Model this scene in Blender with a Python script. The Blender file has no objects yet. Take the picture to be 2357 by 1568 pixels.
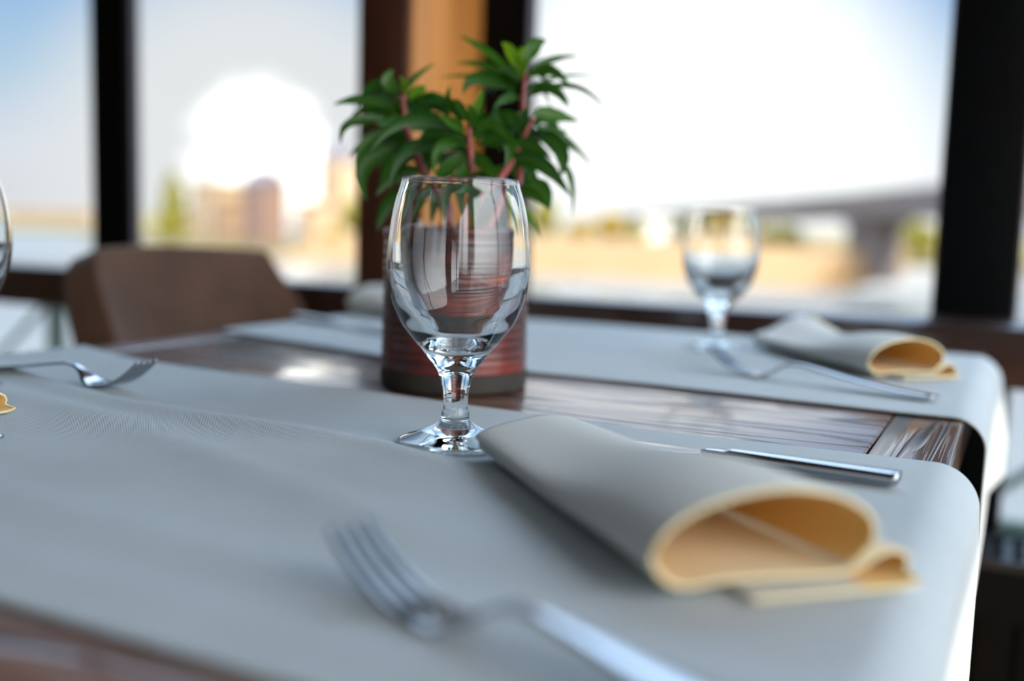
import bpy, bmesh, math, random
import numpy as np
from mathutils import Vector, Matrix, noise
random.seed(7)
SC = bpy.context.scene
COL = SC.collection
V3 = Vector
TZ = 0.75                                   # height of the table top

# ------------------------------------------------------------------ camera
FPX, YAW, PITCH, ROLL = 2419.4, 0.44729, 0.11211, 0.02957
cy, sy, cp, sp = math.cos(YAW), math.sin(YAW), math.cos(PITCH), math.sin(PITCH)
FW = V3((-sy*cp, cy*cp, -sp)); R0 = V3((cy, sy, 0)); U0 = R0.cross(FW)
RT = R0*math.cos(ROLL) + U0*math.sin(ROLL); UP = -R0*math.sin(ROLL) + U0*math.cos(ROLL)
EYE = V3((0, 0, TZ + 0.134))
cd = bpy.data.cameras.new('camera'); cam = bpy.data.objects.new('camera', cd); COL.objects.link(cam)
M = Matrix((RT, UP, -FW)).transposed().to_4x4(); M.translation = EYE
cam.matrix_world = M
cd.sensor_width = 36; cd.lens = 36*FPX/2357
cd.clip_start = 0.01; cd.clip_end = 3000
cd.dof.use_dof = True; cd.dof.focus_distance = 0.640; cd.dof.aperture_fstop = cd.lens/16.5
cd.dof.aperture_blades = 0
SC.camera = cam

# ------------------------------------------------------------------ world, sun, exposure
vs = SC.view_settings
vs.view_transform = 'Standard'; vs.look = 'None'; vs.gamma = 1; vs.use_curve_mapping = False
vs.exposure = 0.70
SKY = 1.0
w = bpy.data.worlds.new('sky'); SC.world = w; w.use_nodes = True
nt = w.node_tree; nt.nodes.clear()
def N(t, typ, **k):
    n = t.nodes.new(typ)
    for a, b in k.items():
        if a == 'inp':
            for i, v in b.items(): n.inputs[i].default_value = v
        else: setattr(n, a, b)
    return n
def ramp(t, stops, interp='LINEAR'):
    n = t.nodes.new('ShaderNodeValToRGB'); n.color_ramp.interpolation = interp
    e = n.color_ramp.elements
    while len(e) > 1: e.remove(e[-1])
    e[0].position = stops[0][0]; e[0].color = (*stops[0][1], 1)
    for p_, c_ in stops[1:]:
        q = e.new(p_); q.color = (*c_, 1)
    return n
tc = N(nt, 'ShaderNodeTexCoord')
sx = N(nt, 'ShaderNodeSeparateXYZ'); nt.links.new(tc.outputs['Generated'], sx.inputs[0])
# sky by elevation, high part boosted out of view to light the room
r1 = ramp(nt, [(0.0, (0.50, 0.50, 0.53)), (0.05, (0.50, 0.52, 0.58)), (0.12, (0.31, 0.43, 0.55)),
               (0.21, (0.19, 0.33, 0.55)), (0.30, (0.26, 0.42, 0.64)), (0.42, (0.75, 1.0, 1.35)), (0.6, (1.8, 2.4, 3.2)), (1.0, (1.7, 2.3, 3.1))])
nt.links.new(sx.outputs['Z'], r1.inputs[0])
# a broad bank of bright thin cloud ahead of the windows
cdir = (FW + RT*(1560-1178)/FPX - UP*(430-784)/FPX).normalized()
dp = N(nt, 'ShaderNodeVectorMath', operation='DOT_PRODUCT'); dp.inputs[1].default_value = cdir
nt.links.new(tc.outputs['Generated'], dp.inputs[0])
dp2 = N(nt, 'ShaderNodeVectorMath', operation='DOT_PRODUCT')
cdir2 = (FW + RT*(600-1178)/FPX - UP*(400-784)/FPX).normalized(); dp2.inputs[1].default_value = cdir2
nt.links.new(tc.outputs['Generated'], dp2.inputs[0])
m1 = N(nt, 'ShaderNodeMapRange', interpolation_type='SMOOTHSTEP', inp={1: 0.955, 2: 0.99, 3: 0.0, 4: 1.0})
nt.links.new(dp.outputs['Value'], m1.inputs[0])
m2 = N(nt, 'ShaderNodeMapRange', interpolation_type='SMOOTHSTEP', inp={1: 0.972, 2: 0.994, 3: 0.0, 4: 0.95})
nt.links.new(dp2.outputs['Value'], m2.inputs[0])
mc = N(nt, 'ShaderNodeMix', data_type='RGBA'); mc.inputs['B'].default_value = (0.80, 0.80, 0.81, 1)
mcl = N(nt, 'ShaderNodeMix', data_type='RGBA'); mcl.inputs['B'].default_value = (0.56, 0.56, 0.57, 1)
nt.links.new(m2.outputs[0], mcl.inputs['Factor']); nt.links.new(r1.outputs[0], mcl.inputs['A'])
nt.links.new(m1.outputs[0], mc.inputs['Factor']); nt.links.new(mcl.outputs['Result'], mc.inputs['A'])
# one sunlit cumulus above the town
dp4 = N(nt, 'ShaderNodeVectorMath', operation='DOT_PRODUCT')
dp4.inputs[1].default_value = (FW + RT*(600-1178)/FPX - UP*(370-784)/FPX).normalized()
nt.links.new(tc.outputs['Generated'], dp4.inputs[0])
m4 = N(nt, 'ShaderNodeMapRange', interpolation_type='SMOOTHSTEP', inp={1: 0.9968, 2: 1.0003, 3: 0.0, 4: 1.0})
nz = N(nt, 'ShaderNodeTexNoise', inp={'Scale': 22.0, 'Detail': 4.0}); nt.links.new(tc.outputs['Generated'], nz.inputs['Vector'])
na = N(nt, 'ShaderNodeMath', operation='MULTIPLY_ADD', inp={1: 0.006, 2: -0.003}); nt.links.new(nz.outputs['Fac'], na.inputs[0])
nb = N(nt, 'ShaderNodeMath', operation='ADD'); nt.links.new(na.outputs[0], nb.inputs[0]); nt.links.new(dp4.outputs['Value'], nb.inputs[1])
nt.links.new(nb.outputs[0], m4.inputs[0])
mc2 = N(nt, 'ShaderNodeMix', data_type='RGBA'); mc2.inputs['B'].default_value = (1.3, 1.3, 1.3, 1)
nt.links.new(m4.outputs[0], mc2.inputs['Factor']); nt.links.new(mc.outputs['Result'], mc2.inputs['A'])
# wide unseen glow added around the sun to light the room from the right
SUNDIR = V3((0.85*math.cos(math.radians(40)), -0.53*math.cos(math.radians(40)), math.sin(math.radians(40)))).normalized()
dp5 = N(nt, 'ShaderNodeVectorMath', operation='DOT_PRODUCT'); dp5.inputs[1].default_value = SUNDIR
nt.links.new(tc.outputs['Generated'], dp5.inputs[0])
m5 = N(nt, 'ShaderNodeMapRange', interpolation_type='SMOOTHSTEP', inp={1: 0.40, 2: 1.0, 3: 0.0, 4: 1.0}); nt.links.new(dp5.outputs['Value'], m5.inputs[0])
mc3 = N(nt, 'ShaderNodeMix', data_type='RGBA'); mc3.inputs['B'].default_value = (3.6, 3.65, 3.7, 1)
nt.links.new(m5.outputs[0], mc3.inputs['Factor']); nt.links.new(mc2.outputs['Result'], mc3.inputs['A'])
bg = N(nt, 'ShaderNodeBackground'); bg.inputs[1].default_value = SKY
wo = N(nt, 'ShaderNodeOutputWorld')
nt.links.new(mc3.outputs['Result'], bg.inputs[0]); nt.links.new(bg.outputs[0], wo.inputs[0])

sd = bpy.data.lights.new('sun', 'SUN'); sd.energy = 3.6; sd.color = (1.0, 0.86, 0.68); sd.angle = 0.009
sun = bpy.data.objects.new('sun', sd); COL.objects.link(sun)
SUNDIR = V3((0.85*math.cos(math.radians(40)), -0.53*math.cos(math.radians(40)), math.sin(math.radians(40)))).normalized()
sun.rotation_euler = SUNDIR.to_track_quat('Z', 'Y').to_euler()
sun.location = (6, -4, 6)

def ray(px, py): return FW + RT*(px-1178.5)/FPX - UP*(py-784)/FPX
def at_y(px, py, Y):
    r = ray(px, py); return EYE + r*((Y-EYE.y)/r.y)
def at_d(px, py, d): return EYE + ray(px, py)*d

# ------------------------------------------------------------------ helpers
def link(name, me, mat=None, parent=None, smooth=False):
    o = bpy.data.objects.new(name, me); COL.objects.link(o)
    if mat is not None:
        for m_ in (mat if isinstance(mat, (list, tuple)) else [mat]): me.materials.append(m_)
    if parent is not None: o.parent = parent
    if smooth:
        for p_ in me.polygons: p_.use_smooth = True
    return o
def obj(name, bm, mat=None, parent=None, smooth=False, fix=True):
    if fix: bmesh.ops.recalc_face_normals(bm, faces=bm.faces)
    me = bpy.data.meshes.new(name); bm.to_mesh(me); bm.free()
    return link(name, me, mat, parent, smooth)
def autosmooth(o, ang=0.6):
    me = o.data
    for p_ in me.polygons: p_.use_smooth = True
    bm = bmesh.new(); bm.from_mesh(me)
    for e in bm.edges:
        if len(e.link_faces) == 2 and e.calc_face_angle(0) > ang: e.smooth = False
    bm.to_mesh(me); bm.free()
def empty(name, loc=(0, 0, 0), rz=0):
    o = bpy.data.objects.new(name, None); COL.objects.link(o); o.location = loc; o.rotation_euler = (0, 0, rz)
    o.empty_display_size = 0.05
    return o
def tag(o, label=None, cat=None, group=None, kind=None):
    if label: o['label'] = label
    if cat: o['category'] = cat
    if group: o['group'] = group
    if kind: o['kind'] = kind
    return o
def struct(o): o['kind'] = 'structure'; return o
def box(bm, x0, x1, y0, y1, z0, z1, bev=0.0):
    vs_ = [bm.verts.new(p_) for p_ in ((x0,y0,z0),(x1,y0,z0),(x1,y1,z0),(x0,y1,z0),(x0,y0,z1),(x1,y0,z1),(x1,y1,z1),(x0,y1,z1))]
    fs = [bm.faces.new([vs_[i] for i in f]) for f in ((0,3,2,1),(4,5,6,7),(0,1,5,4),(1,2,6,5),(2,3,7,6),(3,0,4,7))]
    if bev > 0:
        es = set(e for f in fs for e in f.edges)
        bmesh.ops.bevel(bm, geom=list(es), offset=bev, segments=3, profile=0.5, affect='EDGES')
def boxo(name, b, mat, parent=None, bev=0.0):
    bm = bmesh.new(); box(bm, *b, bev); o = obj(name, bm, mat, parent)
    if bev: autosmooth(o)
    return o
def tube(bm, pts, rad, seg=8, cap=True):
    pts = [V3(p_) for p_ in pts]; rings = []
    n = len(pts); ref = V3((0.13, 0.21, 0.97))
    for i, p_ in enumerate(pts):
        t = (pts[min(i+1, n-1)] - pts[max(i-1, 0)]).normalized()
        a = t.cross(ref)
        if a.length < 1e-3: a = t.cross(V3((1, 0, 0)))
        a.normalize(); b = t.cross(a)
        r = rad[i] if isinstance(rad, (list, tuple)) else rad
        rings.append([bm.verts.new(p_ + a*(r*math.cos(2*math.pi*k/seg)) + b*(r*math.sin(2*math.pi*k/seg))) for k in range(seg)])
    for i in range(n-1):
        for k in range(seg):
            bm.faces.new((rings[i][k], rings[i][(k+1) % seg], rings[i+1][(k+1) % seg], rings[i+1][k]))
    if cap:
        bm.faces.new(rings[0][::-1]); bm.faces.new(rings[-1])
def lathe(bm, prof, seg=64):
    rings = []
    for r, z in prof:
        if r < 1e-6: rings.append([bm.verts.new((0, 0, z))])
        else: rings.append([bm.verts.new((r*math.cos(2*math.pi*k/seg), r*math.sin(2*math.pi*k/seg), z)) for k in range(seg)])
    for a, b in zip(rings[:-1], rings[1:]):
        for k in range(seg):
            k2 = (k+1) % seg
            if len(a) == 1 and len(b) == 1: continue
            if len(a) == 1: bm.faces.new((a[0], b[k2], b[k]))
            elif len(b) == 1: bm.faces.new((a[k], a[k2], b[0]))
            else: bm.faces.new((a[k], a[k2], b[k2], b[k]))
def spline(pts, n):
    """Catmull-Rom through the points, n samples evenly spaced by chord"""
    P = [np.array(p_, float) for p_ in pts]; P = [2*P[0]-P[1]] + P + [2*P[-1]-P[-2]]
    dense = []
    for i in range(1, len(P)-2):
        for k in range(24):
            t = k/24
            dense.append(0.5*((2*P[i]) + (P[i+1]-P[i-1])*t + (2*P[i-1]-5*P[i]+4*P[i+1]-P[i+2])*t*t + (3*P[i]-P[i-1]-3*P[i+1]+P[i+2])*t**3))
    dense.append(P[-2]); D = np.array(dense)
    s = np.concatenate([[0], np.cumsum(np.linalg.norm(np.diff(D, axis=0), axis=1))])
    q = np.linspace(0, s[-1], n)
    return np.stack([np.interp(q, s, D[:, j]) for j in range(D.shape[1])], 1)
def copy_tree(o, parent=None):
    c = o.copy(); COL.objects.link(c); c.parent = parent
    for ch in list(o.children): copy_tree(ch, c)
    return c
def interp(x, xs, ys): return float(np.interp(x, xs, ys))

# ------------------------------------------------------------------ materials
def mat(name, col=(0.5, 0.5, 0.5), rough=0.5, metal=0.0, spec=0.5, coat=0.0, coat_rough=0.1, var=0.0, vscale=20.0, bump=0.0, bscale=80.0, sheen=0.0):
    m_ = bpy.data.materials.new(name); m_.use_nodes = True; t = m_.node_tree
    b = t.nodes['Principled BSDF']
    b.inputs['Base Color'].default_value = (*col, 1); b.inputs['Roughness'].default_value = rough
    b.inputs['Metallic'].default_value = metal; b.inputs['Specular IOR Level'].default_value = spec
    b.inputs['Coat Weight'].default_value = coat; b.inputs['Coat Roughness'].default_value = coat_rough
    b.inputs['Sheen Weight'].default_value = sheen
    tc_ = N(t, 'ShaderNodeTexCoord')
    n1 = N(t, 'ShaderNodeTexNoise', inp={'Scale': vscale, 'Detail': 4.0}); t.links.new(tc_.outputs['Object'], n1.inputs['Vector'])
    rp = ramp(t, [(0.3, tuple(c*(1-var) for c in col)), (0.7, tuple(min(1, c*(1+var)) for c in col))])
    t.links.new(n1.outputs['Fac'], rp.inputs[0]); t.links.new(rp.outputs[0], b.inputs['Base Color'])
    if bump:
        n2 = N(t, 'ShaderNodeTexNoise', inp={'Scale': bscale, 'Detail': 3.0}); t.links.new(tc_.outputs['Object'], n2.inputs['Vector'])
        bp = N(t, 'ShaderNodeBump', inp={'Strength': bump, 'Distance': 0.002}); t.links.new(n2.outputs['Fac'], bp.inputs['Height'])
        t.links.new(bp.outputs[0], b.inputs['Normal'])
    return m_
def cloth_mat(name, c1, c2, pitch=0.0013, rough=0.75, strength=0.8):
    m_ = bpy.data.materials.new(name); m_.use_nodes = True; t = m_.node_tree; b = t.nodes['Principled BSDF']
    b.inputs['Roughness'].default_value = rough; b.inputs['Sheen Weight'].default_value = 0.15
    b.inputs['Specular IOR Level'].default_value = 0.35
    tc_ = N(t, 'ShaderNodeTexCoord')
    k = 2*math.pi/pitch
    sp_ = N(t, 'ShaderNodeSeparateXYZ'); t.links.new(tc_.outputs['UV'], sp_.inputs[0])
    def sn(out):
        a = N(t, 'ShaderNodeMath', operation='MULTIPLY'); a.inputs[1].default_value = k; t.links.new(out, a.inputs[0])
        s = N(t, 'ShaderNodeMath', operation='SINE'); t.links.new(a.outputs[0], s.inputs[0]); return s
    s1, s2 = sn(sp_.outputs['X']), sn(sp_.outputs['Y'])
    mu = N(t, 'ShaderNodeMath', operation='MULTIPLY'); t.links.new(s1.outputs[0], mu.inputs[0]); t.links.new(s2.outputs[0], mu.inputs[1])
    mr = N(t, 'ShaderNodeMapRange', inp={1: -1.0, 2: 1.0, 3: 0.0, 4: 1.0}); t.links.new(mu.outputs[0], mr.inputs[0])
    nz_ = N(t, 'ShaderNodeTexNoise', inp={'Scale': 9.0, 'Detail': 5.0}); t.links.new(tc_.outputs['UV'], nz_.inputs['Vector'])
    ad = N(t, 'ShaderNodeMath', operation='MULTIPLY_ADD'); ad.inputs[1].default_value = 0.35; t.links.new(nz_.outputs['Fac'], ad.inputs[0]); t.links.new(mr.outputs[0], ad.inputs[2])
    rp = ramp(t, [(0.25, c1), (1.0, c2)]); t.links.new(ad.outputs[0], rp.inputs[0]); t.links.new(rp.outputs[0], b.inputs['Base Color'])
    bp = N(t, 'ShaderNodeBump', inp={'Strength': strength, 'Distance': 0.0003}); t.links.new(mr.outputs[0], bp.inputs['Height']); t.links.new(bp.outputs[0], b.inputs['Normal'])
    return m_
def wood_mat(name, light, dark, grain_axis=0, scale=1.0, rough=0.38, coat=0.6, coat_rough=0.12, lines=1.0, bump=0.35):
    m_ = bpy.data.materials.new(name); m_.use_nodes = True; t = m_.node_tree; b = t.nodes['Principled BSDF']
    b.inputs['Roughness'].default_value = rough; b.inputs['Coat Weight'].default_value = coat; b.inputs['Coat Roughness'].default_value = coat_rough; b.inputs['Coat IOR'].default_value = 1.6
    tc_ = N(t, 'ShaderNodeTexCoord'); mp = N(t, 'ShaderNodeMapping')
    s = [60*scale, 60*scale, 60*scale]; s[grain_axis] = 4.0*scale
    mp.inputs['Scale'].default_value = s; t.links.new(tc_.outputs['Object'], mp.inputs[0])
    n1 = N(t, 'ShaderNodeTexNoise', inp={'Scale': 1.0, 'Detail': 5.0, 'Distortion': 0.6}); t.links.new(mp.outputs[0], n1.inputs['Vector'])
    # growth rings: distorted coordinate run through a sine
    mp2 = N(t, 'ShaderNodeMapping'); s2 = [9*scale, 9*scale, 9*scale]; s2[grain_axis] = (0.25 if grain_axis == 1 else 1.3)*scale
    mp2.inputs['Scale'].default_value = s2; t.links.new(tc_.outputs['Object'], mp2.inputs[0])
    n2 = N(t, 'ShaderNodeTexNoise', inp={'Scale': 1.0, 'Detail': 2.0}); t.links.new(mp2.outputs[0], n2.inputs['Vector'])
    mm = N(t, 'ShaderNodeMath', operation='MULTIPLY'); mm.inputs[1].default_value = 75.0; t.links.new(n2.outputs['Fac'], mm.inputs[0])
    sn = N(t, 'ShaderNodeMath', operation='SINE'); t.links.new(mm.outputs[0], sn.inputs[0])
    r2 = N(t, 'ShaderNodeMapRange', inp={1: 0.45, 2: 1.0, 3: 0.0, 4: lines}); t.links.new(sn.outputs[0], r2.inputs[0])
    # fine open pores: short dark streaks along the grain
    mp3 = N(t, 'ShaderNodeMapping'); s3 = [430*scale, 430*scale, 430*scale]; s3[grain_axis] = (4.0 if grain_axis == 1 else 9.0)*scale
    mp3.inputs['Scale'].default_value = s3; t.links.new(tc_.outputs['Object'], mp3.inputs[0])
    n3 = N(t, 'ShaderNodeTexNoise', inp={'Scale': 1.0, 'Detail': 1.5}); t.links.new(mp3.outputs[0], n3.inputs['Vector'])
    r3 = N(t, 'ShaderNodeMapRange', inp={1: 0.58, 2: 0.66, 3: 0.0, 4: 0.85*lines}); t.links.new(n3.outputs['Fac'], r3.inputs[0])
    r2b = N(t, 'ShaderNodeMath', operation='MAXIMUM'); t.links.new(r2.outputs[0], r2b.inputs[0]); t.links.new(r3.outputs[0], r2b.inputs[1]); r2 = r2b
    cw = N(t, 'ShaderNodeMapRange', inp={1: 0.0, 2: 1.0, 3: coat, 4: coat*0.15}); t.links.new(r2.outputs[0], cw.inputs[0]); t.links.new(cw.outputs[0], b.inputs['Coat Weight'])
    r1_ = ramp(t, [(0.3, dark), (0.62, light)]); t.links.new(n1.outputs['Fac'], r1_.inputs[0])
    mc_ = N(t, 'ShaderNodeMix', data_type='RGBA'); mc_.inputs['B'].default_value = (*[c*0.18 for c in dark], 1)
    t.links.new(r1_.outputs[0], mc_.inputs['A']); t.links.new(r2.outputs[0], mc_.inputs['Factor']); t.links.new(mc_.outputs['Result'], b.inputs['Base Color'])
    bp = N(t, 'ShaderNodeBump', inp={'Strength': bump, 'Distance': 0.0008}); bp.invert = True
    t.links.new(r2.outputs[0], bp.inputs['Height']); t.links.new(bp.outputs[0], b.inputs['Normal']); t.links.new(bp.outputs[0], b.inputs['Coat Normal'])
    return m_
def glass_mat(name, ior=1.5, rough=0.0):
    m_ = bpy.data.materials.new(name); m_.use_nodes = True; t = m_.node_tree; t.nodes.clear()
    g = N(t, 'ShaderNodeBsdfGlass', inp={'Color': (0.99, 1.0, 1.0, 1), 'Roughness': rough, 'IOR': ior}); o = N(t, 'ShaderNodeOutputMaterial')
    t.links.new(g.outputs[0], o.inputs[0]); return m_
def pane_mat():
    m_ = bpy.data.materials.new('window_glass'); m_.use_nodes = True; t = m_.node_tree; t.nodes.clear()
    tr = N(t, 'ShaderNodeBsdfTransparent', inp={'Color': (0.97, 0.985, 0.98, 1)}); gl = N(t, 'ShaderNodeBsdfGlossy', inp={'Roughness': 0.0})
    ge = N(t, 'ShaderNodeNewGeometry'); dt = N(t, 'ShaderNodeVectorMath', operation='DOT_PRODUCT'); t.links.new(ge.outputs['Incoming'], dt.inputs[0]); t.links.new(ge.outputs['Normal'], dt.inputs[1])
    ab = N(t, 'ShaderNodeMath', operation='ABSOLUTE'); t.links.new(dt.outputs['Value'], ab.inputs[0])
    om = N(t, 'ShaderNodeMath', operation='SUBTRACT'); om.inputs[0].default_value = 1.0; t.links.new(ab.outputs[0], om.inputs[1])
    pw = N(t, 'ShaderNodeMath', operation='POWER'); pw.inputs[1].default_value = 5.0; t.links.new(om.outputs[0], pw.inputs[0])
    fr = N(t, 'ShaderNodeMath', operation='MULTIPLY_ADD'); fr.inputs[1].default_value = 0.96; fr.inputs[2].default_value = 0.04; t.links.new(pw.outputs[0], fr.inputs[0])
    mx_ = N(t, 'ShaderNodeMixShader'); o = N(t, 'ShaderNodeOutputMaterial')
    t.links.new(fr.outputs[0], mx_.inputs[0]); t.links.new(tr.outputs[0], mx_.inputs[1]); t.links.new(gl.outputs[0], mx_.inputs[2]); t.links.new(mx_.outputs[0], o.inputs[0])
    return m_

M_cloth = cloth_mat('runner_weave', (0.29, 0.345, 0.375), (0.62, 0.69, 0.715))
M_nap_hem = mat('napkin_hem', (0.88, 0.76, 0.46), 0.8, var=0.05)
M_nap_lit = mat('napkin_fold_lit', (0.84, 0.70, 0.46), 0.8, var=0.04)  # loop floor painted paler for the light that falls into the fold
M_nap_warm = cloth_mat('napkin_inner_warm_light', (0.80, 0.48, 0.13), (0.88, 0.58, 0.20), pitch=0.0009, strength=0.3)  # warm light inside the loops, painted as a golden cloth colour
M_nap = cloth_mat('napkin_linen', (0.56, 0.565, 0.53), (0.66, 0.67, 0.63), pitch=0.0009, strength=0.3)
M_wood = wood_mat('table_oak', (0.24, 0.10, 0.045), (0.14, 0.052, 0.022), 0, coat=1.0, rough=0.3, coat_rough=0.07)
M_wood_y = wood_mat('table_oak_end', (0.22, 0.095, 0.040), (0.12, 0.048, 0.020), 1, scale=1.8, coat=1.0, rough=0.3, coat_rough=0.07)
M_woodv = wood_mat('leg_oak', (0.42, 0.20, 0.08), (0.25, 0.10, 0.04), 2)
M_sill = wood_mat('sill_wood', (0.030, 0.010, 0.005), (0.016, 0.005, 0.003), 0, lines=0.3, rough=0.35, coat=0.9, coat_rough=0.04, bump=0.03)
M_pillar_lit = wood_mat('pillar_wood_lit', (0.68, 0.28, 0.06), (0.50, 0.18, 0.035), 2, lines=0.15, scale=0.6, rough=0.5, coat=0.2, bump=0.1)  # pillar wood painted brighter on the face lit from the right
M_pillar_shade = wood_mat('pillar_wood_shade', (0.075, 0.022, 0.008), (0.045, 0.012, 0.005), 2, lines=0.3, rough=0.5, coat=0.1)  # same pillar, front painted darker for its shade
M_black = mat('black_frame_paint', (0.002, 0.0025, 0.003), 0.5, var=0.2, spec=0.08)
M_grey = mat('grey_frame_edge', (0.10, 0.085, 0.095), 0.4, var=0.1)
M_steel = mat('cutlery_steel', (0.42, 0.43, 0.46), 0.14, 1.0, var=0.03, vscale=200)
M_glass = glass_mat('goblet_glass'); M_pane = pane_mat()
M_rad = mat('radiator_black_paint', (0.002, 0.002, 0.002), 0.6, var=0.2, spec=0.06)
M_grill = mat('grill_dark_metal', (0.05, 0.055, 0.06), 0.3, 0.8, var=0.2)
M_rail = mat('railing_green_steel', (0.05, 0.10, 0.08), 0.4, 0.0, var=0.1)
M_suede = mat('brown_suede', (0.085, 0.040, 0.021), 0.9, var=0.25, vscale=14, bump=0.4, bscale=300, sheen=0.25)
M_plaster = mat('warm_plaster', (0.20, 0.13, 0.08), 0.85, var=0.05)
M_ceil = mat('ceiling_paint', (0.18, 0.15, 0.12), 0.9, var=0.03)
M_floor = wood_mat('floor_wood', (0.40, 0.22, 0.10), (0.28, 0.14, 0.06), 0, scale=0.4, lines=0.3)
M_soil = mat('potting_soil', (0.03, 0.018, 0.01), 0.95, var=0.5, vscale=120, bump=1.0)

# ================================================================== ROOM
X0, X1, Y0, YW = -3.9, 1.25, -3.6, 1.60
struct(boxo('floor', (X0, X1, Y0, YW+0.15, -0.05, 0.0), M_floor))
struct(boxo('ceiling', (X0-0.1, X1+0.1, Y0-0.1, YW+0.25, 2.9, 3.0), M_ceil))
struct(boxo('wall_left', (X0-0.15, X0, Y0, YW+0.15, 0, 2.9), M_plaster))
# back wall: only a header above the tall windows
struct(boxo('wall_back', (X0, X1, YW, YW+0.15, 2.35, 2.9), M_black))
# wall behind the camera with two pairs of tall windows
bm = bmesh.new()
xs = [X0, -3.6, -2.5, -1.6, -0.5, X1]
for a, b in ((X0, -1.5), (-0.9, -0.4), (0.2, X1)): box(bm, a, b, Y0-0.15, Y0, 0, 2.9)
for a, b in ((-1.5, -0.9), (-0.4, 0.2)):
    box(bm, a, b, Y0-0.15, Y0, 0, 0.8); box(bm, a, b, Y0-0.15, Y0, 2.4, 2.9)
struct(obj('wall_front', bm, M_plaster))
k = 6
for a, b in ((-1.5, -0.9), (-0.4, 0.2)):
    bm = bmesh.new()
    c = (a+b)/2
    for u, v in ((a, a+0.05), (c-0.03, c+0.03), (b-0.05, b)): box(bm, u, v, Y0-0.10, Y0-0.05, 0.8, 2.4)
    box(bm, a, b, Y0-0.10, Y0-0.05, 0.8, 0.86); box(bm, a, b, Y0-0.10, Y0-0.05, 2.34, 2.4)
    f = struct(obj('window_%d' % k, bm, M_black)); k += 1
# right wall with a low wide window that lets the sun in below table height
HEAD = 2.10
bm = bmesh.new()
box(bm, X1, X1+0.15, Y0, -2.6, 0, 2.9); box(bm, X1, X1+0.15, 1.45, YW+0.15, 0, 2.9)
box(bm, X1, X1+0.15, -2.6, 1.45, 0, 0.35); box(bm, X1, X1+0.15, -2.6, 1.45, HEAD, 2.9)
box(bm, X1, X1+0.15, -1.15, -0.75, 0.35, HEAD)
struct(obj('wall_right', bm, M_plaster))
bm = bmesh.new()
for y in (-2.6, -1.95, -1.2, -0.75, 0.60, 1.40): box(bm, X1+0.02, X1+0.07, y, y+0.05, 0.35, HEAD)
box(bm, X1+0.02, X1+0.07, -2.6, 1.45, 0.35, 0.40)
struct(obj('window_5', bm, M_black))

# ------- window wall behind the table: sill beam, posts, pillar, panes
PX = (-1.743, -1.642)      # left post
CX = (-0.858, -0.760)      # frame beside the pillar
RX = (-0.107, -0.003)      # right post
o = struct(boxo('trim_1', (X0, X1, 1.41, 1.63, TZ-0.052, TZ+0.024), M_sill, bev=0.003))
def post(n, x, y=(1.60, 1.635)):
    o = boxo('trim_%d' % n, (x[0], x[1], y[0], y[1], 0.0, 2.35), M_black, bev=0.002); return struct(o)
post(2, PX); post(3, CX, (1.62, 1.65)); post(4, RX)
post(5, (-3.0, -2.9))
p1 = struct(boxo('trim_6', (-0.949, -0.858, 1.395, 1.70, 0.0, 2.9), M_pillar_shade, bev=0.002))
boxo('pillar_lit_face', (-0.8582, -0.853, 1.403, 1.53, 0.0, 2.9), M_pillar_lit, p1)['label'] = 'right face of the pillar, painted orange as lit wood'
boxo('pillar_lit_face', (-0.8582, -0.851, 1.532, 1.655, 0.0, 2.9), M_pillar_lit, p1)
for i, (a, b) in enumerate(((X0, -3.0), (-2.9, PX[0]), (PX[1], -0.949), (CX[1], RX[0]), (RX[1], X1))):
    nm = 'window_%d' % (i if i else 10)
    bm = bmesh.new(); g = 0.004
    for u in ((a, a+g), (b-g, b)): box(bm, u[0], u[1], 1.612, 1.632, 0.02, 2.35)
    box(bm, a, b, 1.612, 1.632, TZ-0.05, TZ+0.018); box(bm, a, b, 1.612, 1.632, 2.31, 2.35); box(bm, a, b, 1.612, 1.632, 0.0, 0.05)
    wdw = struct(obj(nm, bm, M_grey))
    bm = bmesh.new(); box(bm, a+g, b-g, 1.619, 1.625, TZ+0.02, 2.31); obj('pane', bm, M_pane, wdw)
    bm = bmesh.new(); box(bm, a+g, b-g, 1.619, 1.625, 0.05, TZ-0.05); obj('lower_pane', bm, M_pane, wdw)

# ------- black convector radiator under the sill
t = empty('radiator', (0, 1.37, 0)); tag(t, 'low black radiator with a slotted top grille under the dark window sill', 'radiator')
def rbox(name, b, m_, bev=0): 
    return boxo(name, (b[0], b[1], b[2]-1.37, b[3]-1.37, b[4], b[5]), m_, t, bev)
rbox('casing', (-0.80, 0.80, 1.315, 1.44, 0.06, 0.500), M_rad, 0.003)
bm = bmesh.new()
for i in range(70):
    x = -0.78 + i*0.0225; box(bm, x, x+0.010, -0.045, 0.060, 0.500, 0.5075)
box(bm, -0.80, 0.80, -0.054, -0.045, 0.4995, 0.510); box(bm, -0.80, 0.80, 0.060, 0.068, 0.4995, 0.510); box(bm, -0.80, 0.80, 0.004, 0.010, 0.4995, 0.5085)
obj('grille', bm, M_grill, t)
bm = bmesh.new()
for i in range(35):
    x = -0.78 + i*0.045; box(bm, x, x+0.022, -0.059, -0.0545, 0.09, 0.44)
obj('fins', bm, M_rad, t)
for x in (-0.72, 0.70): rbox('foot', (x, x+0.03, 1.34, 1.42, 0.0, 0.062), M_rad)

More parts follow.
